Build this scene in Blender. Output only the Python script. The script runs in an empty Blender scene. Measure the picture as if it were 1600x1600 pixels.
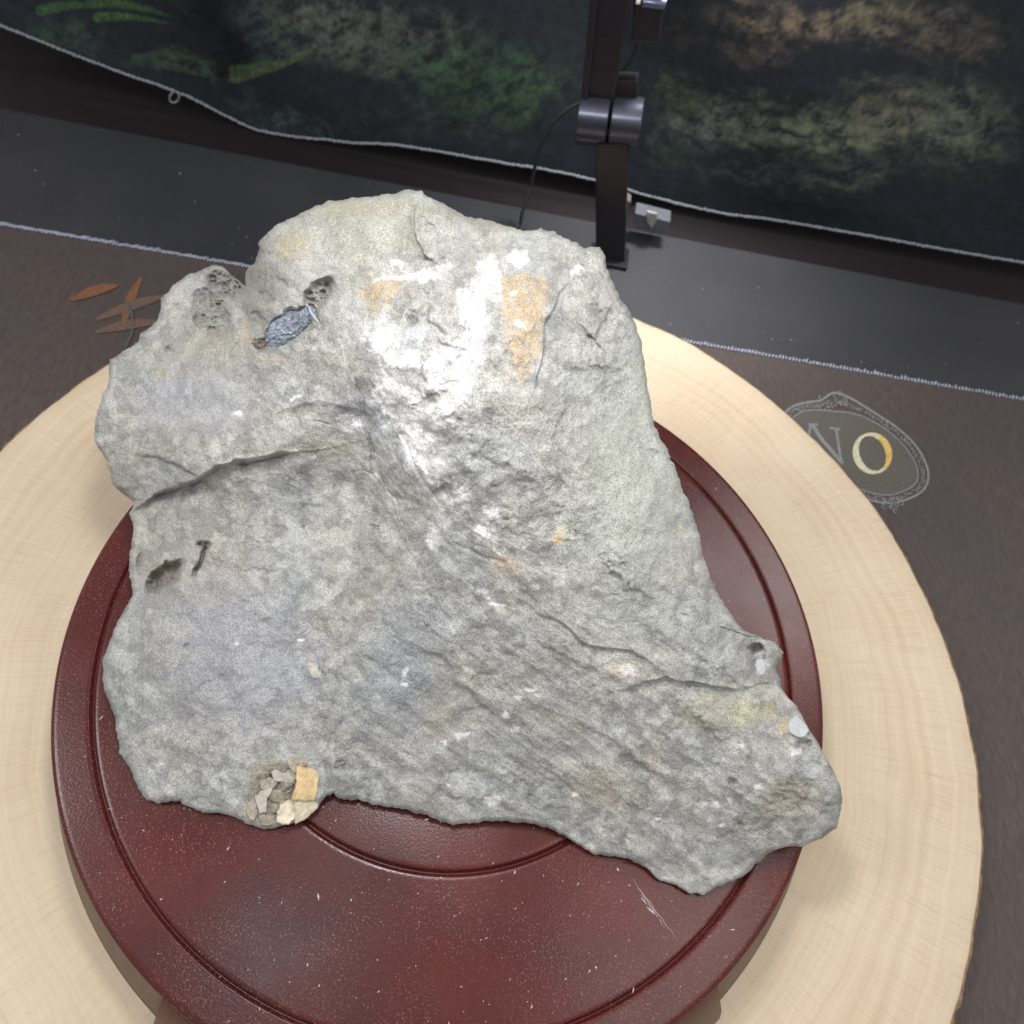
import bpy, bmesh, math, random
import numpy as np
from mathutils import Vector, Matrix

random.seed(7)
rng = np.random.default_rng(11)
sc = bpy.context.scene
COL = sc.collection

# ------------------------------------------------------------------ camera
F = 1177.84                      # focal length in photograph pixels (frame 1600 px)
PITCH, ROLL = math.radians(58.0574), math.radians(10.8465)
CAM = np.array([0.01217, -0.115616, 0.285317])
FW = np.array([0, math.cos(PITCH), -math.sin(PITCH)])
_r = np.array([1.0, 0, 0]); _u = np.cross(_r, FW)
RT = math.cos(ROLL)*_r + math.sin(ROLL)*_u
UP = -math.sin(ROLL)*_r + math.cos(ROLL)*_u
cd = bpy.data.cameras.new("camera"); cam = bpy.data.objects.new("camera", cd); COL.objects.link(cam)
cd.sensor_width = 36; cd.lens = F/1600*36; cd.clip_start = 0.005; cd.clip_end = 50
cam.matrix_world = Matrix(((RT[0], UP[0], -FW[0], CAM[0]), (RT[1], UP[1], -FW[1], CAM[1]), (RT[2], UP[2], -FW[2], CAM[2]), (0, 0, 0, 1)))
cd.dof.use_dof = True; cd.dof.focus_distance = 0.24; cd.dof.aperture_fstop = 19
sc.camera = cam

# ------------------------------------------------------------------ light
w = bpy.data.worlds.new("World"); sc.world = w; w.use_nodes = True
bg = w.node_tree.nodes["Background"]; bg.inputs[0].default_value = (1.0, 0.985, 0.96, 1); bg.inputs[1].default_value = 0.72
def area(name, loc, target, size, power, col):
    l = bpy.data.lights.new(name, 'AREA'); l.shape = 'DISK'; l.size = size; l.energy = power; l.color = col
    o = bpy.data.objects.new(name, l); COL.objects.link(o); o.location = loc
    o.rotation_euler = (Vector(target)-Vector(loc)).to_track_quat('-Z', 'Y').to_euler(); return o
area("key_lamp", (-0.025, 0.03, 0.31), (0.0, 0.03, 0.05), 0.05, 0.54, (1.0, 0.985, 0.96))
area("rear_glow_fill", (0.085, 0.370, 0.25), (0.06, 0.335, -0.05), 0.06, 0.34, (1.0, 0.98, 0.95)).data.spread = math.radians(75)  # added, unseen: puts a hazy glow on the strip behind the rock
area("side_veil_fill", (0.34, 0.34, 0.50), (0.08, 0.03, 0.0), 0.24, 1.15, (1.0, 0.98, 0.95))  # added, unseen: pale veil on the stand, lift for the rock's right face
area("room_lamp", (-0.62, -0.05, 0.72), (0.03, 0.0, 0.0), 0.22, 2.2, (1.0, 0.985, 0.965))
area("ceiling_lamp", (-0.18, -0.12, 0.90), (-0.02, -0.05, 0.0), 0.16, 0.40, (1.0, 0.985, 0.965))
area("right_face_fill", (0.35, -0.05, 0.82), (0.03, 0.0, 0.0), 0.34, 1.15, (1.0, 0.985, 0.965))  # added fill, unseen: brightens the rock's right face, sheen on the stand
sc.view_settings.view_transform = 'Standard'; sc.view_settings.look = 'None'
sc.view_settings.exposure = -0.02; sc.view_settings.gamma = 1.0
sc.render.resolution_x = sc.render.resolution_y = 1024

# ------------------------------------------------------------------ helpers
def rays(px, py):
    px = np.asarray(px, float); py = np.asarray(py, float)
    return ((px-800)/F)[..., None]*RT - ((py-800)/F)[..., None]*UP + FW
def atz(px, py, z):
    d = rays(px, py); return CAM + d*((np.asarray(z, float)-CAM[2])/d[..., 2])[..., None]
def aty(px, py, y):
    d = rays(px, py); return CAM + d*((y-CAM[1])/d[..., 1])[..., None]
def proj(X):
    d = np.asarray(X)-CAM; k = d@FW
    return 800+F*(d@RT)/k, 800-F*(d@UP)/k
def lin(*c):
    c = np.array(c, float)/255.0
    return np.where(c <= 0.04045, c/12.92, ((c+0.055)/1.055)**2.4)

_perm = rng.permutation(256); _perm = np.concatenate([_perm, _perm])
_g = rng.normal(size=(256, 3)); _g /= np.linalg.norm(_g, axis=1)[:, None]
def pn(X):
    i = np.floor(X).astype(np.int64); f = X-i; i &= 255
    q = f*f*f*(f*(f*6-15)+10); out = 0
    for a in (0, 1):
        wx = q[:, 0] if a else 1-q[:, 0]; pa = _perm[(i[:, 0]+a) & 255]
        for b in (0, 1):
            wy = wx*(q[:, 1] if b else 1-q[:, 1]); pb = _perm[pa+((i[:, 1]+b) & 255)]
            for c in (0, 1):
                h = _g[_perm[pb+((i[:, 2]+c) & 255)]]
                d = h[:, 0]*(f[:, 0]-a)+h[:, 1]*(f[:, 1]-b)+h[:, 2]*(f[:, 2]-c)
                out = out+d*wy*(q[:, 2] if c else 1-q[:, 2])
    return out
def fbm(X, fr, octv=3, gain=0.5, off=0.0):
    s = 0; a = 1.0
    for k in range(octv):
        s = s+a*pn(X*fr+off+17.3*k); fr *= 2.03; a *= gain
    return s
def ridged(X, fr, octv=3, off=0.0):
    s = 0; a = 1.0
    for k in range(octv):
        s = s+a*(0.5-np.abs(pn(X*fr+off+31.7*k))*2); fr *= 2.1; a *= 0.5
    return s
def uv3(u, v, k=0.0): return np.stack([np.asarray(u, float), np.asarray(v, float), np.full(np.shape(u), k)], -1)
def smooth(a, b, x):
    t = np.clip((x-a)/(b-a), 0, 1); return t*t*(3-2*t)

def mesh_obj(name, V, Fc, mat, parent=None, smooth_=True, loops=None):
    me = bpy.data.meshes.new(name)
    if isinstance(Fc, np.ndarray): Fc = (Fc,)
    if isinstance(Fc, tuple):
        V = np.asarray(V, np.float32); ks = np.concatenate([np.full(len(f), f.shape[1]) for f in Fc]); idx = np.concatenate([f.ravel() for f in Fc])
        me.vertices.add(len(V)); me.vertices.foreach_set("co", V.ravel())
        me.loops.add(len(idx)); me.loops.foreach_set("vertex_index", idx.astype(np.int32))
        me.polygons.add(len(ks)); me.polygons.foreach_set("loop_start", np.r_[0, np.cumsum(ks)[:-1]].astype(np.int32))
        me.update(calc_edges=True)
    else:
        me.from_pydata([tuple(map(float, p)) for p in V], [], Fc); me.update()
    me.validate()
    me.polygons.foreach_set("use_smooth", np.full(len(me.polygons), smooth_)); 
    if mat: me.materials.append(mat)
    o = bpy.data.objects.new(name, me); COL.objects.link(o)
    if parent: o.parent = parent
    return o
def bm_obj(name, bm, mat, parent=None, sm=True, bevel=0, seg=2):
    bmesh.ops.recalc_face_normals(bm, faces=bm.faces)
    if bevel: bmesh.ops.bevel(bm, geom=list(bm.edges), offset=bevel, segments=seg, affect='EDGES', profile=0.6)
    me = bpy.data.meshes.new(name); bm.to_mesh(me); bm.free()
    me.polygons.foreach_set("use_smooth", [sm]*len(me.polygons))
    me.materials.append(mat); o = bpy.data.objects.new(name, me); COL.objects.link(o)
    if parent: o.parent = parent
    return o
def tag(o, label=None, cat=None, kind=None, group=None):
    if label: o["label"] = label
    if cat: o["category"] = cat
    if kind: o["kind"] = kind
    if group: o["group"] = group
    return o
def empty(name, loc=(0, 0, 0)):
    o = bpy.data.objects.new(name, None); COL.objects.link(o); o.location = loc; return o
def grid_faces(nr, nc, wrap=False):
    r = np.arange(nr-1)[:, None]; c = np.arange(nc if wrap else nc-1)[None]
    a = r*nc+c; b = r*nc+(c+1) % nc
    return np.stack([a, b, b+nc, a+nc], -1).reshape(-1, 4)
def lathe(name, prof, mat, parent=None, n=256, center=(0, 0, 0), a0=0, a1=None, rfun=None):
    full = a1 is None; th = np.linspace(a0, a0+2*math.pi if full else a1, n, endpoint=not full)
    V = []
    for r, z in prof:
        rr = r if rfun is None else rfun(th, r, z)
        V.append(np.stack([center[0]+rr*np.cos(th), center[1]+rr*np.sin(th), np.full(n, center[2]+z)], -1))
    return mesh_obj(name, np.concatenate(V), grid_faces(len(prof), n, full)[:, ::-1].copy(), mat, parent)
def tube(pts, rad, n=8, closed=False):
    P = [Vector(map(float, p)) for p in pts]; V = []; Fc = []
    rad = [rad]*len(P) if not hasattr(rad, '__len__') else rad
    for i, p in enumerate(P):
        t = (P[(i+1) % len(P)]-P[i-1]) if closed else (P[min(i+1, len(P)-1)]-P[max(i-1, 0)])
        t.normalize(); a = t.orthogonal().normalized() if abs(t.z) > .9 else t.cross(Vector((0, 0, 1))).normalized(); b = t.cross(a)
        for k in range(n):
            an = 2*math.pi*k/n; V.append(p+(a*math.cos(an)+b*math.sin(an))*rad[i])
    m = len(P)
    for i in range(m if closed else m-1):
        for k in range(n):
            j = (i+1) % m; Fc.append((i*n+k, i*n+(k+1) % n, j*n+(k+1) % n, j*n+k))
    if not closed: Fc += [tuple(range(n))[::-1], tuple((m-1)*n+k for k in range(n))]
    return V, Fc
def resample(pts, step):
    pts = np.asarray(pts, float); seg = np.r_[0, np.cumsum(np.linalg.norm(np.diff(pts, axis=0), axis=1))]
    s = np.linspace(0, seg[-1], max(2, int(seg[-1]/step)+1))
    return np.stack([np.interp(s, seg, pts[:, k]) for k in range(pts.shape[1])], -1)
def spline(pts, n=12):
    P = [np.asarray(p, float) for p in pts]; P = [2*P[0]-P[1]]+P+[2*P[-1]-P[-2]]; out = []
    for i in range(1, len(P)-2):
        for k in range(n):
            t = k/n; a, b, c, d = P[i-1:i+3]
            out.append(.5*((2*b)+(-a+c)*t+(2*a-5*b+4*c-d)*t*t+(-a+3*b-3*c+d)*t**3))
    return np.array(out+[P[-2]])

# ---- node helper
class NT:
    def __init__(s, name):
        s.m = bpy.data.materials.new(name); s.m.use_nodes = True; s.t = s.m.node_tree
        s.b = s.t.nodes["Principled BSDF"]
    def n(s, typ, props=None, **inp):
        x = s.t.nodes.new(typ)
        for k, v in (props or {}).items(): setattr(x, k, v)
        for k, v in inp.items():
            s.set(x.inputs[int(k[1:])] if k[0] == 'i' and k[1:].isdigit() else x.inputs[k.replace('_', ' ')], v)
        return x
    def set(s, sock, v):
        if isinstance(v, bpy.types.NodeSocket): s.t.links.new(v, sock)
        else:
            if hasattr(sock.default_value, '__len__') and hasattr(v, '__len__') and len(v) == 3 and len(sock.default_value) == 4: v = (*v, 1)
            sock.default_value = v
    def noise(s, vec, scale, det=3, rough=.55, dist=0.0):
        return s.n('ShaderNodeTexNoise', None, Vector=vec, Scale=scale, Detail=det, Roughness=rough, Distortion=dist).outputs[0]
    def ramp(s, fac, lo, hi, a=0.0, b=1.0):
        return s.n('ShaderNodeMapRange', {'clamp': True}, i0=fac, i1=lo, i2=hi, i3=a, i4=b).outputs[0]
    def math(s, op, a, b=0.0): return s.n('ShaderNodeMath', {'operation': op}, i0=a, i1=b).outputs[0]
    def mix(s, fac, a, b, mode='MIX'):
        x = s.n('ShaderNodeMix', {'data_type': 'RGBA', 'blend_type': mode})
        s.set(x.inputs[0], fac); s.set(x.inputs[6], a); s.set(x.inputs[7], b); return x.outputs[2]
    def obj(s): return s.n('ShaderNodeTexCoord').outputs['Object']
    def attr(s, name): return s.n('ShaderNodeAttribute', {'attribute_name': name})
    def bump(s, h, dist, strength=1.0, nrm=None):
        x = s.n('ShaderNodeBump', None, Height=h, Distance=dist, Strength=strength)
        if nrm: s.set(x.inputs['Normal'], nrm)
        return x.outputs[0]
    def fin(s, **k):
        for a, v in k.items(): s.set(s.b.inputs[a.replace('_', ' ')], v)
        return s.m
def flat_mat(name, col, rough=.6, **k):
    t = NT(name); v = t.noise(t.obj(), 260, 3); c = np.array(col)
    return t.fin(Base_Color=t.mix(v, tuple(c*.8), tuple(np.minimum(c*1.2, 1))), Roughness=rough, **k)

ZT, ZS, ZD = -0.055, -0.033, 0.0       # tabletop, slab top, stand top

# ================================================================== SETTING
t = NT("black_vinyl"); o_ = t.obj()
grain = t.noise(o_, 900, 4); big = t.noise(o_, 9, 3)
M_table = t.fin(Base_Color=t.mix(big, (.022, .023, .029), (.036, .037, .045)), Roughness=t.ramp(big, .3, .7, .42, .56), Normal=t.bump(grain, .0004, .6))
bm = bmesh.new()
bmesh.ops.create_cube(bm, size=1, matrix=Matrix.Translation((0, -.126, ZT-.0125)) @ Matrix.Diagonal((1.5, .948, .025, 1)))
tag(bm_obj("tabletop", bm, M_table, bevel=.0018, seg=3), "black tabletop under the mat, its bare back strip showing", kind="structure")
t = NT("dark_board"); o_ = t.obj(); big = t.noise(t.n('ShaderNodeMapping', None, Vector=o_, Scale=(2, 30, 30)).outputs[0], 4, 4)
M_ledge = t.fin(Base_Color=t.mix(big, (.007, .006, .007), (.020, .015, .016)), Roughness=.38)
bm = bmesh.new()
bmesh.ops.create_cube(bm, size=1, matrix=Matrix.Translation((0, .60, -.105)) @ Matrix.Diagonal((1.6, .496, .05, 1)))
tag(bm_obj("floor_ledge", bm, M_ledge, bevel=.002), kind="structure")
bm = bmesh.new()
bmesh.ops.create_cube(bm, size=1, matrix=Matrix.Translation((0, .60, .25)) @ Matrix.Diagonal((1.6, .02, .66, 1)))
tag(bm_obj("wall", bm, flat_mat("dark_wall", (.03, .03, .034), .8)), kind="structure")

# ================================================================== BROWN PRINTED MAT
t = NT("printed_mat"); o_ = t.obj()
gr = t.noise(t.n('ShaderNodeMapping', None, Vector=o_, Scale=(1, .22, 1)).outputs[0], 620, 4, .6)
bl = t.noise(o_, 14, 4); weave = t.noise(o_, 1900, 2)
c = t.mix(t.ramp(gr, .3, .75), (.056, .042, .040), (.100, .075, .068))
c = t.mix(t.ramp(bl, .35, .7, 0, .6), c, (.052, .045, .046))
M_mat = t.fin(Base_Color=c, Roughness=.72, Normal=t.bump(weave, .0003, .5))
YL1 = 0.2425
bm = bmesh.new(); bmesh.ops.create_cube(bm, size=1, matrix=Matrix.Translation((0, (YL1-.62)/2, ZT+.0010)) @ Matrix.Diagonal((1.3, YL1+.62, .002, 1)))
mat = bm_obj("printed_mat", bm, M_mat, bevel=.0004, seg=1)
tag(mat, "brown wood-grain printed desk mat with pale stitched edge under the wood slab", "desk mat")
mat.rotation_euler.z = math.radians(1.6)
ZM = ZT+.0020
# stitched edge: one thread wound along the border
M_thread = flat_mat("pale_thread", (.30, .32, .40), .8)
a = math.radians(1.6); V = []; Fc = []
for i in range(520):
    x = -.5+i*.0022; p0 = np.array([x, YL1-.0018+rng.normal(0, .0002), ZM+.0005]); p1 = np.array([x+.0016, YL1+.0016+rng.normal(0, .0005), ZT+.0011+rng.normal(0, .0003)])
    v, f = tube([p0, (p0+p1)/2+np.array([0, 0, .0007]), p1], .00062+abs(rng.normal(0, .00015)), 5)
    Fc += [tuple(q+len(V) for q in ff) for ff in f]; V += v
mesh_obj("stitched_edge", V, Fc, M_thread, mat)["kind"] = "stuff"

inv = np.array(mat.rotation_euler.to_matrix()).T if False else None
Rm = np.array(Matrix.Rotation(-math.radians(1.6), 3, 'Z'))
def on_mat(P, dz=.0003):
    P = np.asarray(P, float); return (Rm @ (atz(P[:, 0], P[:, 1], ZM)+np.array([0, 0, dz])).T).T
def ribbon(P, wpx, dz=.0003, closed=False):
    """flat printed stroke through points given where they lie on the mat"""
    P = np.asarray(P, float); n = len(P); L = []; Rr = []
    wpx = np.broadcast_to(np.asarray(wpx, float), (n,))
    for i in range(n):
        d = P[(i+1) % n]-P[i-1] if closed else P[min(i+1, n-1)]-P[max(i-1, 0)]
        d = d/(np.linalg.norm(d)+1e-9); nn = np.array([-d[1], d[0]]); L.append(P[i]+nn*wpx[i]/2); Rr.append(P[i]-nn*wpx[i]/2)
    V = on_mat(np.array(L+Rr), dz); m = n if closed else n-1
    return V, [(i, (i+1) % n, n+(i+1) % n, n+i) for i in range(m)]
def join_ribbons(rs):
    V = []; Fc = []
    for v, f in rs: Fc += [tuple(q+len(V) for q in ff) for ff in f]; V += list(v)
    return V, Fc
def ink(name, col):
    t = NT(name); n_ = t.noise(t.obj(), 700, 4, .7)
    return t.fin(Base_Color=t.mix(t.ramp(n_, .35, .65), tuple(np.array(col)*.55), tuple(col)), Roughness=.7)
M_silver = ink("silver_ink", (.22, .22, .23)); M_cream = ink("cream_ink", (.58, .54, .38)); M_gold = ink("gold_ink", (.62, .42, .12))
M_disc = ink("badge_ground", (.095, .085, .074)); M_org = ink("orange_ink", (.20, .085, .035)); M_brn = ink("tan_ink", (.14, .085, .06)); M_grey = ink("grey_ink", (.08, .085, .09))
# badge: oval ground, ornate border, two letters
top = spline([(1205, 690), (1215, 660), (1236, 637), (1262, 629), (1282, 626), (1300, 615), (1318, 618), (1338, 628), (1370, 648), (1400, 668), (1428, 694), (1445, 722), (1450, 748), (1440, 768), (1418, 780), (1392, 786), (1360, 782), (1320, 765)], 10)
inn = spline([(1212, 700), (1228, 665), (1250, 645), (1275, 641), (1300, 643), (1325, 645), (1352, 653), (1385, 672), (1412, 697), (1430, 724), (1434, 746), (1426, 760), (1408, 769), (1390, 774), (1362, 771), (1325, 757)], 10)
g = np.array([(1335, 712)]); V = on_mat(np.concatenate([g, inn]), .00015)
badge = mesh_obj("badge", V, [(0, i, i+1) for i in range(1, len(V)-1)]+[(0, len(V)-1, 1)], M_disc, mat)
rs = [ribbon(top, 3.2, .0003), ribbon(inn, 2.0, .0003)]
for i in range(3, len(top)-4, 2):
    p = top[i]; k = np.argmin(np.hypot(*(inn-p).T)); m = (p+inn[k])/2; r_ = 2.2+rng.random()*2.2
    th = np.linspace(0, rng.uniform(3.5, 6.0), 8)+rng.uniform(0, 6)
    rs.append(ribbon(m+np.stack([np.cos(th), np.sin(th)], -1)*r_*np.linspace(1, .5, 8)[:, None], 1.5, .00035))
for i in range(16):
    m = np.array([1304, 630])+rng.normal(0, 1, 2)*np.array([12, 5]); th = np.linspace(0, 4.5, 8)+rng.uniform(0, 6)
    rs.append(ribbon(m+np.stack([np.cos(th), np.sin(th)], -1)*np.linspace(4.5, 2, 8)[:, None], 1.5, .0004))
for i in range(12):
    m = np.array([1392, 788])+rng.normal(0, 1, 2)*np.array([12, 5]); th = np.linspace(0, 4.5, 8)+rng.uniform(0, 6)
    rs.append(ribbon(m+np.stack([np.cos(th), np.sin(th)], -1)*np.linspace(4.5, 2, 8)[:, None], 1.5, .0004))
mesh_obj("badge_border", *join_ribbons(rs), M_silver, badge)["kind"] = "stuff"
rs = [ribbon([(1262, 663), (1278, 664)], 3), ribbon(spline([(1268, 663), (1282, 685), (1299, 705), (1316, 725)], 6), 6, .0004), ribbon([(1296, 669), (1313, 671)], 3), ribbon([(1306, 671), (1310, 698), (1314, 724)], [4, 4, 4], .00045),
      ribbon([(1266, 664), (1262, 690), (1268, 712)], 4)]
mesh_obj("letter_n", *join_ribbons(rs), M_silver, badge)["label"] = "silver capital N printed on the badge"
th = np.linspace(0, 2*math.pi, 48, endpoint=False); ax = math.radians(68)
e1 = np.array([math.cos(ax), math.sin(ax)]); e2 = np.array([-e1[1], e1[0]])
O = np.array([1362.5, 709])+np.outer(np.cos(th)*30.5, e1)+np.outer(np.sin(th)*25, e2)
wd = 4.2+6.5*np.abs(np.sin(th))**1.6
lo = mesh_obj("letter_o", *ribbon(O, wd, .0004, True), M_cream, badge); lo["label"] = "cream capital O printed on the badge, its right side gold"
sel = [i for i in range(48) if -math.sin(th[i])*1.0+.25*math.cos(th[i]) > .55]
sel = sorted(sel); V, f_ = ribbon(O[sel], wd[sel]*.98, .0006); mesh_obj("gold_side", V, f_, M_gold, lo)
# printed leaves beside the rock, left
for li, (nm, P, m_) in enumerate((("printed_leaf", [(192, 512), (203, 470), (221, 434)], M_org), ("printed_leaf", [(150, 500), (205, 478), (262, 462)], M_brn), ("printed_leaf", [(150, 520), (200, 508), (255, 503)], M_brn), ("printed_leaf", [(110, 470), (150, 455), (185, 447)], M_org))):
    S = spline(P, 8); k = np.linspace(0, 1, len(S)); mesh_obj(nm, *ribbon(S, 1+14*np.sin(np.pi*np.clip(k*.9+.06, 0, 1)), .0003+.00012*li), m_, mat)
mesh_obj("printed_ring", *ribbon(spline([(196, 470), (206, 490), (207, 520), (196, 545)], 8), 4, .0009), M_grey, mat)

# ================================================================== WOOD SLAB
SC = np.array([-0.0052, 0.0077]); SR = 0.2386
t = NT("pale_wood"); o_ = t.obj()
dx = t.n('ShaderNodeVectorMath', {'operation': 'SUBTRACT'}, i0=o_, i1=(.055, -.02, 0)).outputs[0]
dist = t.n('ShaderNodeVectorMath', {'operation': 'LENGTH'}, i0=dx).outputs['Value']
wob = t.noise(o_, 11, 3)
rr = t.math('ADD', t.n('ShaderNodeVectorMath', {'operation': 'LENGTH'}, i0=o_).outputs['Value'], t.math('MULTIPLY', wob, .022))
comb = t.n('ShaderNodeCombineXYZ', None, X=rr).outputs[0]
ring = t.noise(comb, 260, 4, .7); ringb = t.noise(comb, 62, 2)
ang = t.n('ShaderNodeMath', {'operation': 'ARCTAN2'}, i0=t.n('ShaderNodeSeparateXYZ', None, Vector=o_).outputs[1], i1=t.n('ShaderNodeSeparateXYZ', None, Vector=o_).outputs[0]).outputs[0]
ray = t.noise(t.n('ShaderNodeCombineXYZ', None, X=t.math('MULTIPLY', ang, 1.0), Y=t.math('MULTIPLY', rr, .16)).outputs[0], 260, 3, .6)
fine = t.noise(o_, 420, 3); blot = t.noise(o_, 22, 3)
c = t.mix(t.ramp(ring, .3, .7), (.49, .38, .265), (.65, .54, .40))
c = t.mix(t.ramp(ringb, .38, .62, 0, .45), c, (.50, .385, .265))
c = t.mix(t.ramp(ray, .48, .72, 0, .45), c, (.38, .28, .19))
c = t.mix(t.ramp(blot, .35, .7, 0, .35), c, (.66, .565, .44))
c = t.mix(t.ramp(fine, .6, .75, 0, .25), c, (.42, .29, .18))
M_wood = t.fin(Base_Color=c, Roughness=.6, Normal=t.bump(t.mix(.5, ring, ray), .0003, .5))
t = NT("bark"); o_ = t.obj(); n1 = t.noise(t.n('ShaderNodeMapping', None, Vector=o_, Scale=(1, 1, .4)).outputs[0], 160, 5, .7)
M_bark = t.fin(Base_Color=t.mix(t.ramp(n1, .3, .7), (.10, .05, .025), (.40, .25, .13)), Roughness=.9, Normal=t.bump(n1, .002, .9))
thn = np.linspace(0, 2*math.pi, 720, endpoint=False); cs = np.stack([np.cos(thn), np.sin(thn), 0*thn], -1)
wav = fbm(cs, 2.2, 3)*.004+fbm(cs, 14, 3)*.0011
def slab_r(th_, r, z): return r+wav*(r/SR)**6
slab = lathe("wood_slab", [(.0001, 0), (.06, 0), (.12, 0), (.17, 0), (.20, 0), (.222, 0), (.232, -.0001), (SR-.0012, -.0002), (SR-.0002, -.0010), (SR-.0012, -.0198), (.0001, -.0199)], M_wood, None, 720, rfun=slab_r)
slab.location = (SC[0], SC[1], ZS+.0002)
tag(slab, "pale round wood slab with thin bark edge lying under the red stand", "wood slab")
wavb = fbm(cs, 30, 4)*.0016
lathe("bark", [(SR-.0006, -.0012), (SR+.0008, -.0017), (SR+.0026, -.006), (SR+.0028, -.013), (SR+.0012, -.0192), (SR-.002, -.0197)], M_bark, slab, 720, rfun=lambda a_, r, z: r+wav+np.abs(wavb)*(1 if -.019 < z < -.0015 else .2))

# ================================================================== RED STAND
t = NT("red_lacquer"); o_ = t.obj()
cl = t.noise(o_, 16, 3); orange = t.noise(o_, 1250, 2, .5); fl = t.noise(o_, 1500, 2, .5)
c = t.mix(t.ramp(cl, .3, .7), (.038, .0070, .0078), (.084, .0110, .0092))
painted_glint = t.ramp(t.math('MULTIPLY', t.ramp(fl, .58, .70), t.ramp(t.noise(o_, 38, 3), .35, .62, .25, 1)), 0, 1, 0, .5)  # glints of the orange-peel lacquer, painted into the base colour
c = t.mix(painted_glint, c, (.30, .15, .12))
M_red = t.fin(Base_Color=c, Roughness=t.ramp(t.noise(o_, 30, 4), .3, .7, .19, .30), Normal=t.bump(orange, .00010, .5), Specular_IOR_Level=.30)
t = NT("brown_wood"); o_ = t.obj(); n1 = t.noise(t.n('ShaderNodeMapping', None, Vector=o_, Scale=(1, 1, .2)).outputs[0], 90, 4)
M_apron = t.fin(Base_Color=t.mix(n1, (.10, .065, .045), (.19, .13, .09)), Roughness=.6)  # apron is a duller brown than the lacquered top
stand = empty("display_stand", (0, 0, ZS+.0002)); tag(stand, "round dark red lacquered stand with grooved rings, under the grey rock", "stand")
H = -ZS-.0002
def grv(r, wd_=.0013, dp=.0013):
    return [(r-wd_*2.2, 0), (r-wd_*1.3, 0), (r-wd_*.9, -.00012), (r-wd_*.5, -dp*.6), (r-.0002, -dp), (r+.0002, -dp), (r+wd_*.5, -dp*.6), (r+wd_*.9, -.00012), (r+wd_*1.3, 0), (r+wd_*2.2, 0)]
prof = [(.0001, 0), (.03, 0), (.06, 0)]+grv(.0867, .0012, .0024)+[(.10, 0), (.12, 0)]+grv(.1360, .0011, .0018)+[(.143, 0), (.1472, 0), (.1482, 0), (.1492, -.0002), (.1498, -.0008), (.1500, -.0016), (.1499, -.0034), (.1492, -.0042), (.147, -.0046), (.143, -.0047)]
prof = [(r, z+H) for r, z in prof]
lathe("stand_top", prof, M_red, stand, 512)
lathe("apron", [(.142, H-.0045), (.1475, H-.008), (.1530, H-.016), (.1575, H-.024), (.1605, .0002), (.150, .0002), (.138, H-.0045)], M_apron, stand, 256)
for s in (0, 1):
    a0 = math.radians(-116.5+180*s); a1 = math.radians(-43+180*s)
    lathe("leg_panel", [(.143, H-.0049), (.1492, H-.0056), (.1515, H-.008), (.1565, H-.016), (.1610, H-.024), (.1642, .0003), (.158, .0003), (.145, H-.009), (.143, H-.0049)], M_red, stand, 96, a0=a0, a1=a1)
    lp_ = stand.children[-1] if False else [o for o in COL.objects if o.name.startswith('leg_panel')][-1]
    bm = bmesh.new(); bm.from_mesh(lp_.data); bmesh.ops.remove_doubles(bm, verts=bm.verts, dist=1e-6); bmesh.ops.holes_fill(bm, edges=bm.edges); bmesh.ops.recalc_face_normals(bm, faces=bm.faces); bm.to_mesh(lp_.data); bm.free(); lp_.data.set_sharp_from_angle(angle=math.radians(40))

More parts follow.
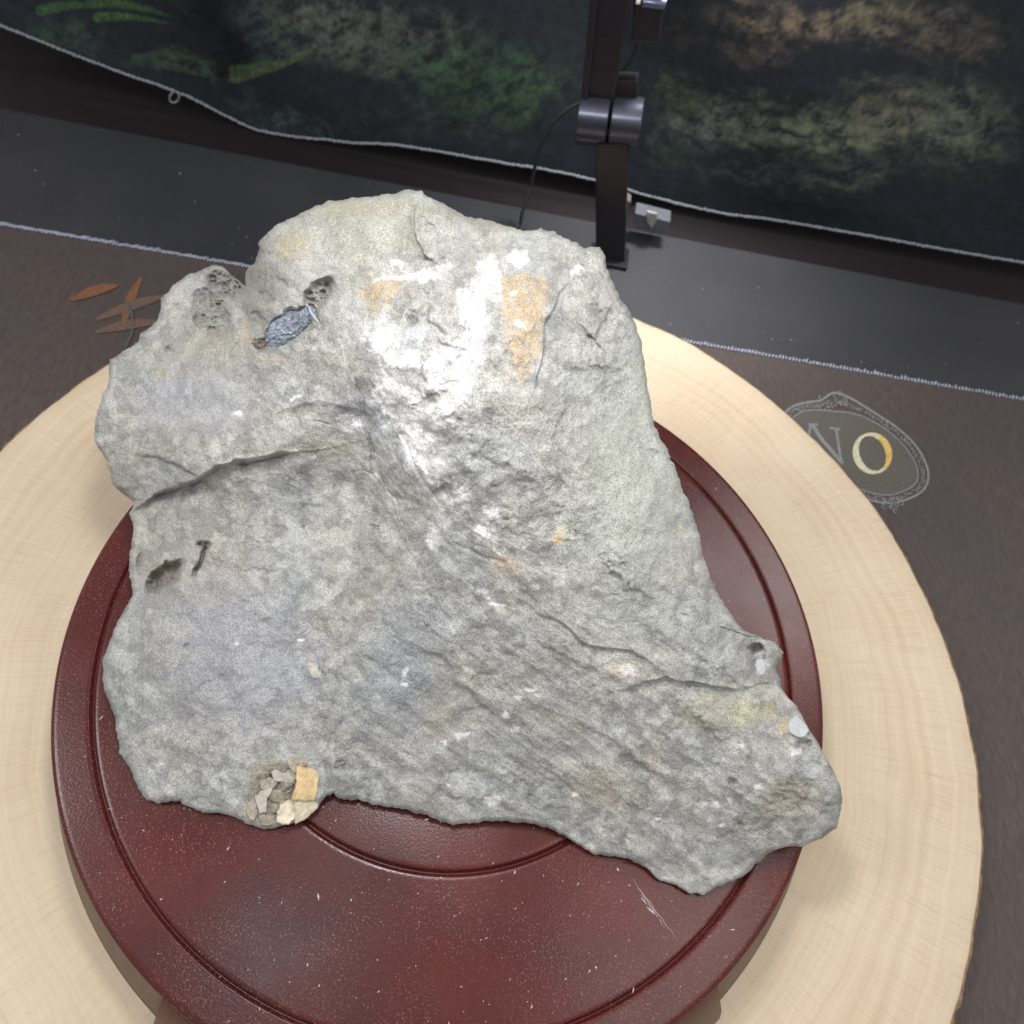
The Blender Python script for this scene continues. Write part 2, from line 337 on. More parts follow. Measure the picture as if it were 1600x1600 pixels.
# ================================================================== ROCK
OUT = np.array([  # outline (photograph px) and height above the stand (mm)
(383,447,66),(384,424,80),(399,407,88),(406,386,92),(402,379,92),(417,364,95),(440,347,98),(477,328,102),(515,314,104),(549,309,105),(590,307,107),(616,301,109),(631,296,110),(659,297,110),(665,307,110),(687,313,109),(710,328,108),(732,339,108),(759,343,109),(781,349,110),(800,354,112),(819,361,112),(845,358,112),(867,364,112),(890,375,112),(912,385,111),(937,386,110),(945,397,109),(948,420,108),(961,450,106),(972,469,104),(987,491,101),(1001,532,98),(1006,562,95),(1012,600,91),(1020,650,87),(1031,684,84),(1047,716,80),(1059,744,77),(1072,775,73),(1084,809,69),(1092,837,66),(1100,866,62),(1109,900,59),(1119,925,56),(1134,947,53),(1150,972,50),(1166,987,48),(1184,998,45),(1212,1003,42),(1224,1020,41),(1214,1037,41),(1212,1048,41),(1219,1061,40),(1218,1072,39),(1232,1091,38),(1246,1103,37),(1256,1121,36),(1265,1140,35),(1280,1164,33),(1294,1189,31),(1307,1214,28),(1316,1240,25),(1315,1265,22),(1308,1293,18),(1283,1311,15),(1257,1321,13),(1232,1323,11),(1215,1327,10),(1198,1338,8),(1179,1352,7),(1162,1370,6),(1139,1379,5),(1120,1387,4),(1100,1399,3),(1077,1396,3),(1055,1382,3),(1029,1375,3),(1010,1356,4),(980,1341,4),(950,1337,4),(924,1334,4),(901,1319,5),(882,1306,5),(856,1294,6),(830,1287,6),(800,1284,6),(762,1283,6),(732,1287,5),(702,1287,5),(669,1276,5),(631,1264,5),(594,1259,5),(556,1249,5),(530,1249,5),(521,1240,6),(511,1242,6),(500,1255,5),(489,1270,4),(470,1283,3),(440,1291,3),(410,1295,3),(391,1289,3),(365,1276,3),(342,1270,3),(316,1270,3),(286,1257,3),(281,1251,3),(249,1255,3),(230,1249,3),(215,1232,4),(207,1210,4),(200,1195,5),(186,1176,6),(181,1120,7),(162,1080,8),(160,1030,10),(178,985,11),(200,942,12),(208,931,13),(203,903,15),(201,875,18),(206,840,20),(208,818,22),(201,803,24),(211,781,26),(201,775,27),(176,757,30),(166,718,35),(146,690,40),(151,640,46),(168,600,50),(172,562,52),(200,543,53),(216,533,54),(218,522,55),(238,509,57),(247,499,58),(251,483,59),(252,465,60),(272,445,62),(294,429,64),(321,418,66),(336,413,66),(348,417,66),(360,428,66),(373,438,66)], float)
CTL = np.array([
(640,330,110),(560,340,107),(470,370,101),(430,430,93),(520,430,100),(600,400,108),(690,370,107),(760,400,115),(850,400,114),(900,420,113),(720,470,116),(640,480,109),(560,520,101),(480,520,91),(420,560,80),(402,480,83),(330,470,65),(300,540,62),(380,640,68),(260,640,54),(500,620,82),(560,660,79),(450,690,71),(640,620,103),(700,560,112),(780,560,113),(850,560,111),(940,520,105),(960,650,92),(880,700,98),(780,700,97),(700,720,91),(640,740,83),(560,760,57),(330,720,60),(230,740,42),
(340,790,44),(450,780,50),(260,850,29),(300,950,26),(400,950,33),(480,900,41),(560,900,45),(640,880,59),(720,860,69),(800,850,75),(900,850,77),(1000,850,77),(1060,850,69),(1000,950,62),(1100,960,58),(900,960,63),(800,950,60),(700,980,48),(600,1000,39),(500,1000,31),(380,1080,22),(280,1080,20),(480,1120,18),(420,1200,12),(300,1200,8),(560,1080,30),(560,1180,14),(650,1100,28),(650,1200,14),(760,1080,36),(760,1200,18),(860,1060,45),(860,1200,22),(980,1060,49),(980,1200,28),(980,1290,12),(1100,1080,47),(1100,1200,29),(1100,1320,11),(1200,1120,39),(1200,1220,30),(1180,1300,15),(1270,1200,31),(1270,1270,23)], float)
oc = resample(np.vstack([OUT, OUT[:1]]), 1.6)[:-1]
src = np.vstack([CTL, OUT[::3]])
S2 = src[:, :2]/800
def tk(r2): return np.where(r2 > 1e-12, .5*r2*np.log(np.maximum(r2, 1e-12)), 0)
n_ = len(src); A = np.zeros((n_+3, n_+3)); A[:n_, :n_] = tk(((S2[:, None]-S2[None])**2).sum(-1))+np.eye(n_)*2e-4
A[:n_, n_] = 1; A[:n_, n_+1:] = S2; A[n_, :n_] = 1; A[n_+1:, :n_] = S2.T
TPS = np.linalg.solve(A, np.r_[src[:, 2], 0, 0, 0])
def tps(u, v):
    out = np.empty(len(u))
    for i in range(0, len(u), 40000):
        X = np.stack([u[i:i+40000], v[i:i+40000]], -1)/800
        r2 = (X**2).sum(1)[:, None]+(S2**2).sum(1)[None]-2*X@S2.T
        out[i:i+40000] = tk(np.maximum(r2, 0))@TPS[:n_]+TPS[n_]+X@TPS[n_+1:]
    return out
def pline(u, v, pts):
    pts = np.asarray(pts, float); best = np.full(len(u), 1e9); sg = np.zeros(len(u)); tt = np.zeros(len(u))
    L = np.r_[0, np.cumsum(np.hypot(*np.diff(pts, axis=0).T))]
    for i in range(len(pts)-1):
        p, q = pts[i], pts[i+1]; d = q-p; l2 = d@d
        s = ((u-p[0])*d[0]+(v-p[1])*d[1])/l2; sc_ = np.clip(s, 0, 1)
        dd = np.hypot(u-p[0]-sc_*d[0], v-p[1]-sc_*d[1]); m = dd < best
        best = np.where(m, dd, best); sg = np.where(m, np.sign(d[0]*(v-p[1])-d[1]*(u-p[0])), sg); tt = np.where(m, (L[i]+sc_*(L[i+1]-L[i]))/L[-1], tt)
    return best, sg*best, tt
# steps: points, drop in mm on the right-hand side of travel, fall-off px, edge px
STEPS = [
 ([(196,806),(237,777),(269,764),(309,750),(334,731),(366,719),(419,716),(440,712)], -6.5, 60, 3),
 ([(219,711),(247,716),(290,734),(318,748)], -1.8, 30, 3),
 ([(700,950),(669,900),(637,859),(612,781),(584,737),(572,675),(545,594),(560,560)], 0, 1, 1),
 ([(548,590),(572,675),(584,737),(612,781),(637,859),(669,900),(700,950)], 2.8, 55, 5),
 ([(619,675),(637,712),(665,760),(690,800)], 2.0, 30, 4),
 ([(684,750),(700,787),(737,819),(775,844),(810,858)], 2.6, 34, 4),
 ([(831,612),(844,575),(850,544),(853,500),(869,462),(890,440)], -1.5, 40, 3),
 ([(869,787),(869,740),(862,690),(880,640)], -.8, 35, 6),
 ([(652,318),(646,337),(648,375),(665,397),(682,410)], -3.4, 55, 3),
 ([(676,413),(720,385),(760,368),(800,362)], -1.0, 60, 8),
 ([(835,952),(847,959),(881,975),(916,1003),(944,1012),(991,1019),(1012,1034)], -1.7, 45, 5),
 ([(969,1080),(1022,1064),(1044,1056),(1069,1066),(1100,1068),(1150,1078),(1176,1074)], -2.5, 42, 4),
 ([(1040,965),(1019,987),(1019,1015)], -1.2, 30, 4),
 ([(700,1040),(772,1110),(803,1138),(840,1160)], -1.0, 40, 8),
 ([(630,1000),(694,1025),(719,1069),(770,1090)], -1.3, 50, 8),
 ([(288,1015),(277,1056),(290,1097),(331,1124)], 1.2, 30, 3),
 ([(505,1190),(530,1135),(560,1097),(590,1070)], 2.2, 45, 4),
 ([(640,640),(690,600),(730,590),(760,560)], -.5, 35, 5),
 ([(900,500),(928,531),(946,500),(955,470)], -1.3, 25, 3),
 ([(560,640),(500,625),(440,640),(400,665)], .9, 40, 8),
 ([(820,860),(860,900),(880,960)], 1.2, 35, 5),
 ([(880,1120),(950,1150),(1010,1200),(1060,1220)], -.8, 45, 8),
 ([(830,1180),(880,1220),(950,1290)], -.8, 40, 8),
 ([(420,470),(470,440),(520,425)], 0.8, 20, 3),
 ([(930,386),(948,440),(985,520),(1000,600)], 0.0, 20, 3),
]
# grooves: points, depth mm, half width px
GROOVES = [([(366,719),(419,716),(447,711)], 3.2, 2.6), ([(237,777),(269,764),(309,750),(334,731)], 1.6, 2.4), ([(300,903),(309,884),(318,862),(324,852)], 5.5, 3.6),
 ([(219,711),(247,716),(290,734)], .8, 2), ([(383,447),(378,480),(383,515)], 3.5, 9), ([(286,1022),(277,1056),(290,1097)], .6, 1.8), ([(912,519),(928,531),(944,503)], .9, 3),
 ([(684,750),(700,787),(737,819),(775,844)], .9, 3), ([(619,675),(637,712),(665,760)], .7, 3), ([(505,1185),(530,1135),(560,1097)], .9, 3), ([(520,1240),(515,1215),(508,1185)], 1.5, 5),
 ([(666,398),(682,411),(700,400)], 1.6, 5), ([(560,640),(580,735),(612,781)], .9, 5), ([(484,660),(520,662)], .5, 1.6), ([(345,698),(355,696)], .9, 2), ([(585,742),(570,735),(548,742)], .5, 2),
 ([(875,850),(885,890),(890,930)], .6, 3), ([(700,845),(760,870),(800,885)], .6, 4)]
# pits: cx, cy, semi a, semi b, angle deg, depth mm, roughness, brown 0-1
PITS = [(330,490,42,34,70,5.0,2.0,.40),(352,445,34,24,40,3.6,1.8,.35),(498,460,34,22,-50,5.0,1.6,.35),(452,512,54,26,-35,5.5,1,.3),(407,538,13,11,0,3.2,1,.8),(413,466,14,13,0,1.8,1,.3),(398,498,10,13,0,1.8,1,.4),
 (257,900,36,17,-40,8.0,.6,.55),(320,851,15,9,0,3,1,.45),(440,1238,60,46,-15,2.4,1.2,.7),(1180,1013,12,9,0,4.5,.5,.2),(1188,1040,14,20,0,1.5,.7,0),(644,497,9,16,0,1.2,1.0,.3),(265,546,9,6,0,.8,.8,.4),(372,536,4,4,0,.8,.5,.5),
 (216,876,5,14,15,2.5,.6,.5),(585,826,10,6,-10,1.6,.8,.5),(1145,1222,8,4,0,2,.6,.5),(1130,1250,10,5,60,1.4,.8,.4),(1240,1240,40,30,-10,1.5,1,.35),(1180,1290,40,16,10,1.3,1,.35),(1255,1165,18,10,-30,2.2,1,.2),(492,1046,14,7,60,1.2,.3,0),(530,1196,12,12,0,1.3,.8,.2),(290,1010,4,4,0,1,.4,.3)]
def ell(u, v, p):
    a_ = math.radians(p[4]); x = u-p[0]; y = v-p[1]
    return np.hypot((x*math.cos(a_)+y*math.sin(a_))/p[2], (-x*math.sin(a_)+y*math.cos(a_))/p[3])
def facets(u, v, cell, k0, grad, step):
    """broken faces: every cell of a jittered grid is a tilted plane, meeting its neighbours in small crisp ledges"""
    i0 = np.floor(u/cell).astype(int); j0 = np.floor(v/cell).astype(int); D = []; Q = []
    for a in (-1, 0, 1):
        for b in (-1, 0, 1):
            h0 = _perm[(_perm[(i0+a+k0) & 255]+j0+b) & 255]; h1 = _perm[(h0+37) & 255]; h2 = _perm[(h1+91) & 255]; h3 = _perm[(h2+11) & 255]; h4 = _perm[(h3+53) & 255]
            dx = u-(i0+a+h0/255.)*cell; dy = v-(j0+b+h1/255.)*cell
            D.append(np.hypot(dx, dy)); Q.append((h2/127.5-1)*grad*dx+(h3/127.5-1)*grad*dy+(h4/255.-.5)*step)
    D = np.array(D); W = np.exp(-(D-D.min(0))/(cell*.055)); return (W*np.array(Q)).sum(0)/W.sum(0)
def warp(u, v):
    X = uv3(u, v); X2 = uv3(u, v, 300.)
    du = fbm(X, 1/45., 3)*7; dv = fbm(X2, 1/45., 3)*7
    return u+du, v+dv
def height(u, v, edge):
    """height in mm above the stand of the rock surface seen at (u, v); edge = px inside the outline"""
    u = np.asarray(u, float); v = np.asarray(v, float)
    z = tps(u, v); a_, b_ = warp(u, v); X = uv3(u, v, 5.)
    fade = smooth(0, 26, edge)
    h = fbm(X, 1/120., 3)*2.0+ridged(X, 1/90., 3, 9.)*1.3+np.abs(fbm(X, 1/55., 2, .5, 61.))*1.6*smooth(900, 780, u)
    # foliation running down to the right on the lower face
    st = np.stack([(u*.83+v*.56)/130., (-u*.56+v*.83)/22., 0*u], -1)
    lower = smooth(950, 1080, v+.25*(u-700))*smooth(420, 600, u)
    h = h+(fbm(st, .8, 3)*1.1+ridged(st, .5, 2, 4.)*.5)*(.25+.75*lower)
    st2 = np.stack([(u*.35+v*.94)/150., (u*.94-v*.35)/30., 0*u+3], -1)
    h = h+fbm(st2, .7, 2)*.9*smooth(820, 950, u)*(1-lower)
    wa = u+fbm(X, 1/30., 3, .6, 44.)*22; wb = v+fbm(X, 1/30., 3, .6, 55.)*22
    on_ = smooth(-.15, .25, fbm(X, 1/150., 2, .5, 66.))
    h = h+facets(wa*.83+wb*.56, (-wa*.56+wb*.83)*1.7, 105., 3, .016, .8)*(.35+.65*on_)+facets(wa*.9+wb*.44, (-wa*.44+wb*.9)*1.6, 40., 19, .012, .3)*(.25+.75*on_)
    for pts, amp, fo, ed in STEPS:
        if not amp: continue
        d, s, tt = pline(a_, b_, pts); tp = np.sqrt(np.clip(np.sin(np.pi*np.clip(tt*.96+.02, 0, 1)), 0, 1))
        sgn = s if amp < 0 else -s
        h = h-abs(amp)*smooth(-ed*.3, ed, sgn)*np.exp(-np.maximum(sgn, 0)/fo)*tp*(d < 6*fo)
        h = h+abs(amp)*.22*np.exp(-(np.minimum(sgn, 0)/9)**2)*(sgn <= 0)*tp
    for pts, dp, wd_ in GROOVES:
        d, s, tt = pline(a_, b_, pts); h = h-dp*np.exp(-(d/wd_)**2)*np.clip(np.sin(np.pi*np.clip(tt*.9+.05, 0, 1))*1.6, 0, 1)
    a2 = u+fbm(X, 1/16., 2, .5, 7.)*7; b2 = v+fbm(X, 1/16., 2, .5, 40.)*7
    rgh = ridged(X, 1/9., 2, 3.)
    for p in PITS:
        q = ell(a2, b2, p); m = smooth(1.1, .55, q)
        h = h-p[5]*m+p[6]*m*rgh*1.3
    z = z+h*(.25+.75*fade)
    k = np.clip(1-edge/8., 0, 1); z = z-np.minimum(3.0, .35*np.maximum(z, 0))*k**2
    return np.maximum(z, .6)
CEN = np.array([690., 830.])
NT_, NR_ = len(oc), 330
ang_o = np.unwrap(np.arctan2(oc[:, 1]-CEN[1], oc[:, 0]-CEN[0])); 
jit = fbm(uv3(oc[:, 0], oc[:, 1], 77.), 1/9., 3)*3.0+fbm(uv3(oc[:, 0], oc[:, 1], 12.), 1/28., 2)*2.4
d_o = oc[:, :2]-CEN; r_o = np.hypot(*d_o.T); oc2 = CEN+d_o*((r_o+jit)/r_o)[:, None]; r_o = r_o+jit
s_ = np.linspace(0, 1, NR_+1)[1:]**.8
U = CEN[0]+np.outer(s_, oc2[:, 0]-CEN[0]); Vv = CEN[1]+np.outer(s_, oc2[:, 1]-CEN[1]); E_ = np.outer(1-s_, r_o)
uu = np.r_[CEN[0], U.ravel()]; vv = np.r_[CEN[1], Vv.ravel()]; ee = np.r_[600, E_.ravel()]
zz = height(uu, vv, ee)*.001
front = atz(uu, vv, zz)
rim = front[-NT_:]
NW = 34; BC = np.array([0, .03]); walls = []
inw = BC-rim[:, :2]; inw /= np.linalg.norm(inw, axis=1)[:, None]
for k in range(1, NW+1):
    q = k/NW; sh = (rim[:, 2]*.30+.004)*(q**1.2)
    xy = rim[:, :2]+inw*sh[:, None]; walls.append(np.c_[xy, rim[:, 2]*(1-q)+.0004*q])
verts = np.vstack([front]+walls+[np.array([[BC[0], BC[1], .0004]])])
N0 = NT_
fr = grid_faces(NR_+NW, NT_, True)+1
i_ = np.arange(NT_); tri0 = np.stack([np.zeros(NT_, int), i_+1, (i_+1) % NT_+1], -1)
lastr = 1+(NR_+NW-1)*NT_; tri1 = np.stack([np.full(NT_, len(verts)-1), lastr+(i_+1) % NT_, lastr+i_], -1)
faces = (fr[:, ::-1].copy(), np.vstack([tri0, tri1]))

# ---- mineral colours, some faces painted lighter or darker for light and shade
ROCK = np.array([.335, .335, .322])*1.03; KC = 1.0
WHITE = [(597,525,26,20),(587,540,14,12),(605,600,22,20),(603,622,24,18),(607,640,14,26),(740,490,18,30),(752,455,14,20),(726,462,10,14),(731,556,22,26),(710,545,16,14),(681,580,12,30),(655,694,22,34),(678,722,18,26),(634,672,14,22),(612,560,16,12),(716,772,17,15),(766,802,14,12),(755,830,16,8),(676,838,11,18),(806,406,16,12),(662,430,26,7),(690,418,14,6),(903,422,7,6),(775,440,9,20),(822,402,6,6),(620,412,10,6),(640,560,20,12),(690,640,22,20),(640,640,26,30),(720,600,20,30),(560,660,10,10),(765,420,12,18),(745,512,14,18)]
DOTS = [(590,437,5,4),(600,434,5,5),(610,432,5,5),(619,433,5,4),(627,434,4,4),(776,467,8,5),(803,459,6,5),(781,450,5,4),(812,505,7,5),(820,512,5,4),(755,923,10,4),(775,945,11,3),(764,934,5,3),(830,1078,11,4),(810,1090,8,5),(804,1140,7,5),(720,1148,9,4),(730,1145,7,3),(695,1160,6,5),(715,1153,6,6),(633,1050,4,10),(633,1068,5,4),(790,1117,6,6),(770,1250,13,9),(762,1245,6,4),(700,1226,4,4),(1160,1165,7,5),(1130,1289,6,3),(1183,1228,7,4),(840,1085,6,3),(520,330,0,0),(1120,1258,8,3),(1025,1278,9,2),(1100,1257,9,2),(490,1040,6,9),(497,1052,5,4),(900,1240,6,6),(980,1046,14,9),(470,1000,4,4),(371,1005,4,4),(466,618,8,3),(455,622,5,3),(372,645,9,4),(1246,1135,13,12),(1190,1040,9,12),(1186,1020,7,6),(1245,1175,10,8)]
TANP = [[(566,446),(580,437),(632,433),(630,452),(609,475),(592,492),(581,496),(577,480),(563,468)], [(784,428),(837,428),(866,440),(864,456),(850,494),(848,550),(838,562),(826,590),(812,600),(800,575),(790,540),(784,487),(770,470),(769,450)]]
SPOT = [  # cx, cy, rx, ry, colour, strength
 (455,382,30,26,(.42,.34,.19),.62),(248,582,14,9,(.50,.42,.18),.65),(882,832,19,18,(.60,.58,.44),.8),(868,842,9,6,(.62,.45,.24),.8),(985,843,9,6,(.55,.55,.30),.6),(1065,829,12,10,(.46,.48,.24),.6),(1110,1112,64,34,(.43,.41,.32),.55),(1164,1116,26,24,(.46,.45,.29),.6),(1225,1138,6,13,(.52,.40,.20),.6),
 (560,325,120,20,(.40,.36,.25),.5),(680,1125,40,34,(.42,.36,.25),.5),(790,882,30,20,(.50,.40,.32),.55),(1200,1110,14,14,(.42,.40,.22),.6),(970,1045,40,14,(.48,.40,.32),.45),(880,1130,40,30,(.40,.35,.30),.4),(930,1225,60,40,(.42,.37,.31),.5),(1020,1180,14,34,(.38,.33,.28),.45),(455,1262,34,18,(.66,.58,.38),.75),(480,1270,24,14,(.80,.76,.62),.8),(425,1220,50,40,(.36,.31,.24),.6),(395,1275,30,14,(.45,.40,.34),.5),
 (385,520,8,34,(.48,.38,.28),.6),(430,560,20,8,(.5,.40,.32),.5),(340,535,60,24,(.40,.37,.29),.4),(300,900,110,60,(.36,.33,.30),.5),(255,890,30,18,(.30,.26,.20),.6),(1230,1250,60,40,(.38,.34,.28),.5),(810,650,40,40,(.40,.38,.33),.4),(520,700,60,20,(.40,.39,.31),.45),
 (380,1050,160,120,(.285,.295,.345),.55),(330,960,130,70,(.30,.305,.345),.4),(560,350,190,60,(.36,.355,.30),.5),(470,440,120,60,(.35,.345,.30),.4),(300,560,120,40,(.35,.345,.295),.4),(480,690,90,40,(.37,.37,.32),.4),(300,620,110,60,(.35,.35,.385),.5),(640,1000,80,95,(.275,.285,.305),.65),(620,1110,100,90,(.265,.275,.30),.6),(830,1120,140,90,(.27,.28,.28),.4),(650,520,22,14,(.50,.55,.62),.7),(598,670,12,14,(.48,.55,.58),.6),(560,640,50,40,(.32,.32,.37),.4),  # darker spots around the lower front paint shade into the rock
 (990,760,110,230,(.385,.40,.36),.75),(940,960,120,60,(.37,.38,.345),.5),(320,450,50,30,(.34,.34,.37),.4),(800,352,70,12,(.34,.36,.26),.45)]  # first spot: greenish tint, also painted lighter as if better lit
def inpoly(u, v, P):
    c_ = np.zeros(len(u), bool); j = len(P)-1
    for i in range(len(P)):
        xi, yi = P[i]; xj, yj = P[j]
        k = ((yi > v) != (yj > v)) & (u < (xj-xi)*(v-yi)/(yj-yi+1e-9)+xi); c_ ^= k; j = i
    return c_
def colour(u, v):
    X = uv3(u, v, 2.); n1 = fbm(X, 1/60., 3, .6); n2 = fbm(X, 1/14., 3, .6, 50.); n3 = fbm(X, 1/5., 2, .6, 90.)
    tone = (1+.11*n1+.05*n2+.06*n3)*(1-.22*smooth(.80, .95, ridged(X, 1/48., 3, 71.)+.5)+.20*smooth(.86, .98, ridged(X, 1/60., 3, 171.)+.5))
    c_ = ROCK[None]*tone[:, None]
    hue = fbm(X, 1/130., 2, .5, 20.)[:, None]
    c_ = c_*(1+hue*np.array([[.06, .0, -.10]]))
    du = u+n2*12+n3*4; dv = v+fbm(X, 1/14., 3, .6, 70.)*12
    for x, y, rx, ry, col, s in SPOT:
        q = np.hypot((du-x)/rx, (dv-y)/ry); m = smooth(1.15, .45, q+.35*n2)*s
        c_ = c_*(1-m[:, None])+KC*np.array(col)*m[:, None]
    for P in TANP:
        d = pline(du, dv, P+[P[0]])[0]; ins = inpoly(du*.6+u*.4, dv*.6+v*.4, P); sd = np.where(ins, d, -d)
        m = smooth(-4, 9, sd+n2*5)*np.clip(.62+.6*n2+.45*n3+.3*n1, 0, .9)
        c_ = c_*(1-m[:, None])+np.array([.45, .335, .205])*(1+.2*n2[:, None])*m[:, None]
    for p in PITS:
        q = ell(u+n2*7, v+n3*7, p); m = smooth(1.15, .6, q)*p[7]*np.clip(.75+1.0*n3, .1, 1.)
        c_ = c_*(1-m[:, None])+np.array([.17, .15, .12])*m[:, None]
    wm = np.zeros(len(u))
    for x, y, rx, ry in WHITE:
        q = np.hypot((du-x)/(rx*1.25), (dv-y)/(ry*1.25)); wm = np.maximum(wm, smooth(1.3, .15, q))
    halo = np.exp(-(np.maximum(np.abs(u-665)-40, 0)/85)**2-((v-590)/190)**2)*.24
    wm = np.clip(wm*(.95+1.0*n2+.35*n3), 0, 1); wm = np.clip(wm+halo*np.clip(.40+1.2*n2+.3*n3, 0, 1), 0, .97)
    c_ = c_*(1-wm[:, None])+np.array([.74, .74, .76])*wm[:, None]
    dm = np.zeros(len(u)); 
    for x, y, rx, ry in DOTS:
        if rx == 0: continue
        dm = np.maximum(dm, smooth(1.35, .4, np.hypot((u+n3*6+n2*5-x)/rx, (v+n2*4-n3*3-y)/ry)))
    dm = dm*.85; c_ = c_*(1-dm[:, None])+np.array([.72, .72, .73])*dm[:, None]
    fl_ = smooth(.62, .75, fbm(X, 1/11., 2, .5, 140.))*smooth(900, 1050, v)*.22
    c_ = c_*(1-fl_[:, None])+np.array([.62, .62, .64])*fl_[:, None]
    return np.clip(c_, .02, .9), dm, wm
t = NT("rock"); o_ = t.obj(); ac = t.attr("mineral").outputs[0]
g1 = t.noise(o_, 2100, 2, .6, .8); g2 = t.noise(o_, 520, 4, .65); g3 = t.noise(o_, 2600, 2, .6)
spk = t.math('MULTIPLY', t.ramp(g1, .36, .60, .60, 1.20), t.ramp(g2, .32, .68, .94, 1.06))
spk = t.math('MULTIPLY', spk, t.ramp(g3, .38, .62, .84, 1.14))
c = t.mix(1.0, ac, t.n('ShaderNodeCombineXYZ', None, X=spk, Y=spk, Z=spk).outputs[0], 'MULTIPLY')
nb = t.bump(g2, .0008, .4); nb = t.bump(g1, .0005, .65, nb)
vr = t.ramp(t.noise(o_, 55, 3), .35, .65, .0, .22)
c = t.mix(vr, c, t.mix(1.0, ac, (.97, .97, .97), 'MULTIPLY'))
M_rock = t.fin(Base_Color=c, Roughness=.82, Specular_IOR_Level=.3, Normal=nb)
rock = mesh_obj("rock", verts, faces, M_rock)
me = rock.data
nrm = np.empty(len(verts)*3, np.float32); me.vertices.foreach_get("normal", nrm); nrm = nrm.reshape(-1, 3)
Xw = verts*1.0
fu, fv = proj(verts); fu[:len(uu)] = uu; fv[:len(vv)] = vv
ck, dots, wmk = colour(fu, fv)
disp = fbm(Xw, 1/.011, 3, .6)*.00060+ridged(Xw, 1/.0055, 2, 5.)*.00013+fbm(Xw, 1/.0017, 2, .6, 9.)*.00020+dots*.00028+wmk*.00022
disp[len(uu):] *= 1.5
edg = np.r_[smooth(0, 14, ee)*.65+.35, np.full(len(verts)-len(uu), .35)]
v2 = verts+nrm*(disp*edg)[:, None]; v2[:, 2] = np.maximum(v2[:, 2], .0003)
me.vertices.foreach_set("co", v2.astype(np.float32).ravel()); me.update()
at = me.color_attributes.new("mineral", 'FLOAT_COLOR', 'POINT'); at.data.foreach_set("color", np.c_[ck, np.ones(len(ck))].astype(np.float32).ravel())  # also holds the painted light and shade of the faces
tag(rock, "large rough grey rock with white and tan mineral patches on the red stand", "rock")
def surf(x, y, lift=0.0):
    """a point of the rock's surface, its outward normal"""
    x0 = np.array([x, x+6, x, x-6, x], float); y0 = np.array([y, y, y+6, y, y-6], float)
    r_ = np.full(5, 60.); p = atz(x0, y0, height(x0, y0, r_)*.001)
    nn = np.cross(p[1]-p[3], p[4]-p[2]); nn /= np.linalg.norm(nn); nn = nn if nn[2] > 0 else -nn
    return p[0]+nn*lift, nn

def chunk(name, mat, x, y, w_, h_, ang, thick, parent=rock, lift=0.0, seed=0, box=.75, sub=2, jitter=.10, up=None):
    """an angular crystal seated in the rock: cut block of about w_ x h_ px"""
    p, nn = surf(x, y); rg = np.random.default_rng(seed)
    if up is not None: nn = np.asarray(up, float)/np.linalg.norm(up)
    k = np.dot(p-CAM, FW)/F
    a_ = math.radians(ang); d = math.cos(a_)*RT-math.sin(a_)*UP; e1 = d-nn*np.dot(d, nn); e1 /= np.linalg.norm(e1); e2 = np.cross(nn, e1)
    bm = bmesh.new(); pts = []
    for sx in (-1, 1):
        for sy in (-1, 1):
            for sz in (-1, 1):
                q = np.array([sx, sy, sz])*(1+rg.normal(0, jitter, 3)); pts.append(q)
    for _ in range(7):
        q = rg.normal(size=3); q /= np.abs(q).max(); pts.append(q*(.9+.12*rg.random()))
    for q in pts:
        bm.verts.new(tuple(p+nn*lift+e1*q[0]*w_*k/2*box+e2*q[1]*h_*k/2*box+nn*q[2]*thick/2))
    r = bmesh.ops.convex_hull(bm, input=bm.verts); 
    bmesh.ops.delete(bm, geom=[g for g in r["geom_interior"] if isinstance(g, bmesh.types.BMVert)], context='VERTS')
    return bm_obj(name, bm, mat, parent, sm=False, bevel=min(w_, h_)*k*.035, seg=1)
def xtal(name, col, rough, trans=0.0, sss=0.0, vein=.25, scale=420):
    t = NT(name); o_ = t.obj(); n_ = t.noise(o_, scale, 4, .65, .8); m_ = t.noise(o_, 90, 2); c_ = np.array(col)
    return t.fin(Base_Color=t.mix(t.ramp(t.mix(.4, n_, m_), .35, .65), tuple(c_*(1-vein)), tuple(np.minimum(c_*(1+vein*.7), .95))), Roughness=rough, Transmission_Weight=trans, Normal=t.bump(n_, .0004, .5))
M_quartz = xtal("blue_quartz", (.27, .31, .38), .14, .2, vein=.5, scale=700); M_tan = xtal("tan_calcite", (.54, .40, .21), .4, vein=.4); M_cream_x = xtal("cream_calcite", (.60, .55, .42), .42, vein=.4)
M_greyx = xtal("grey_calcite", (.40, .37, .33), .35); M_clear = xtal("clear_calcite", (.50, .52, .55), .15, .25, vein=.1); M_dark = xtal("brown_druse", (.22, .19, .15), .5, vein=.5)
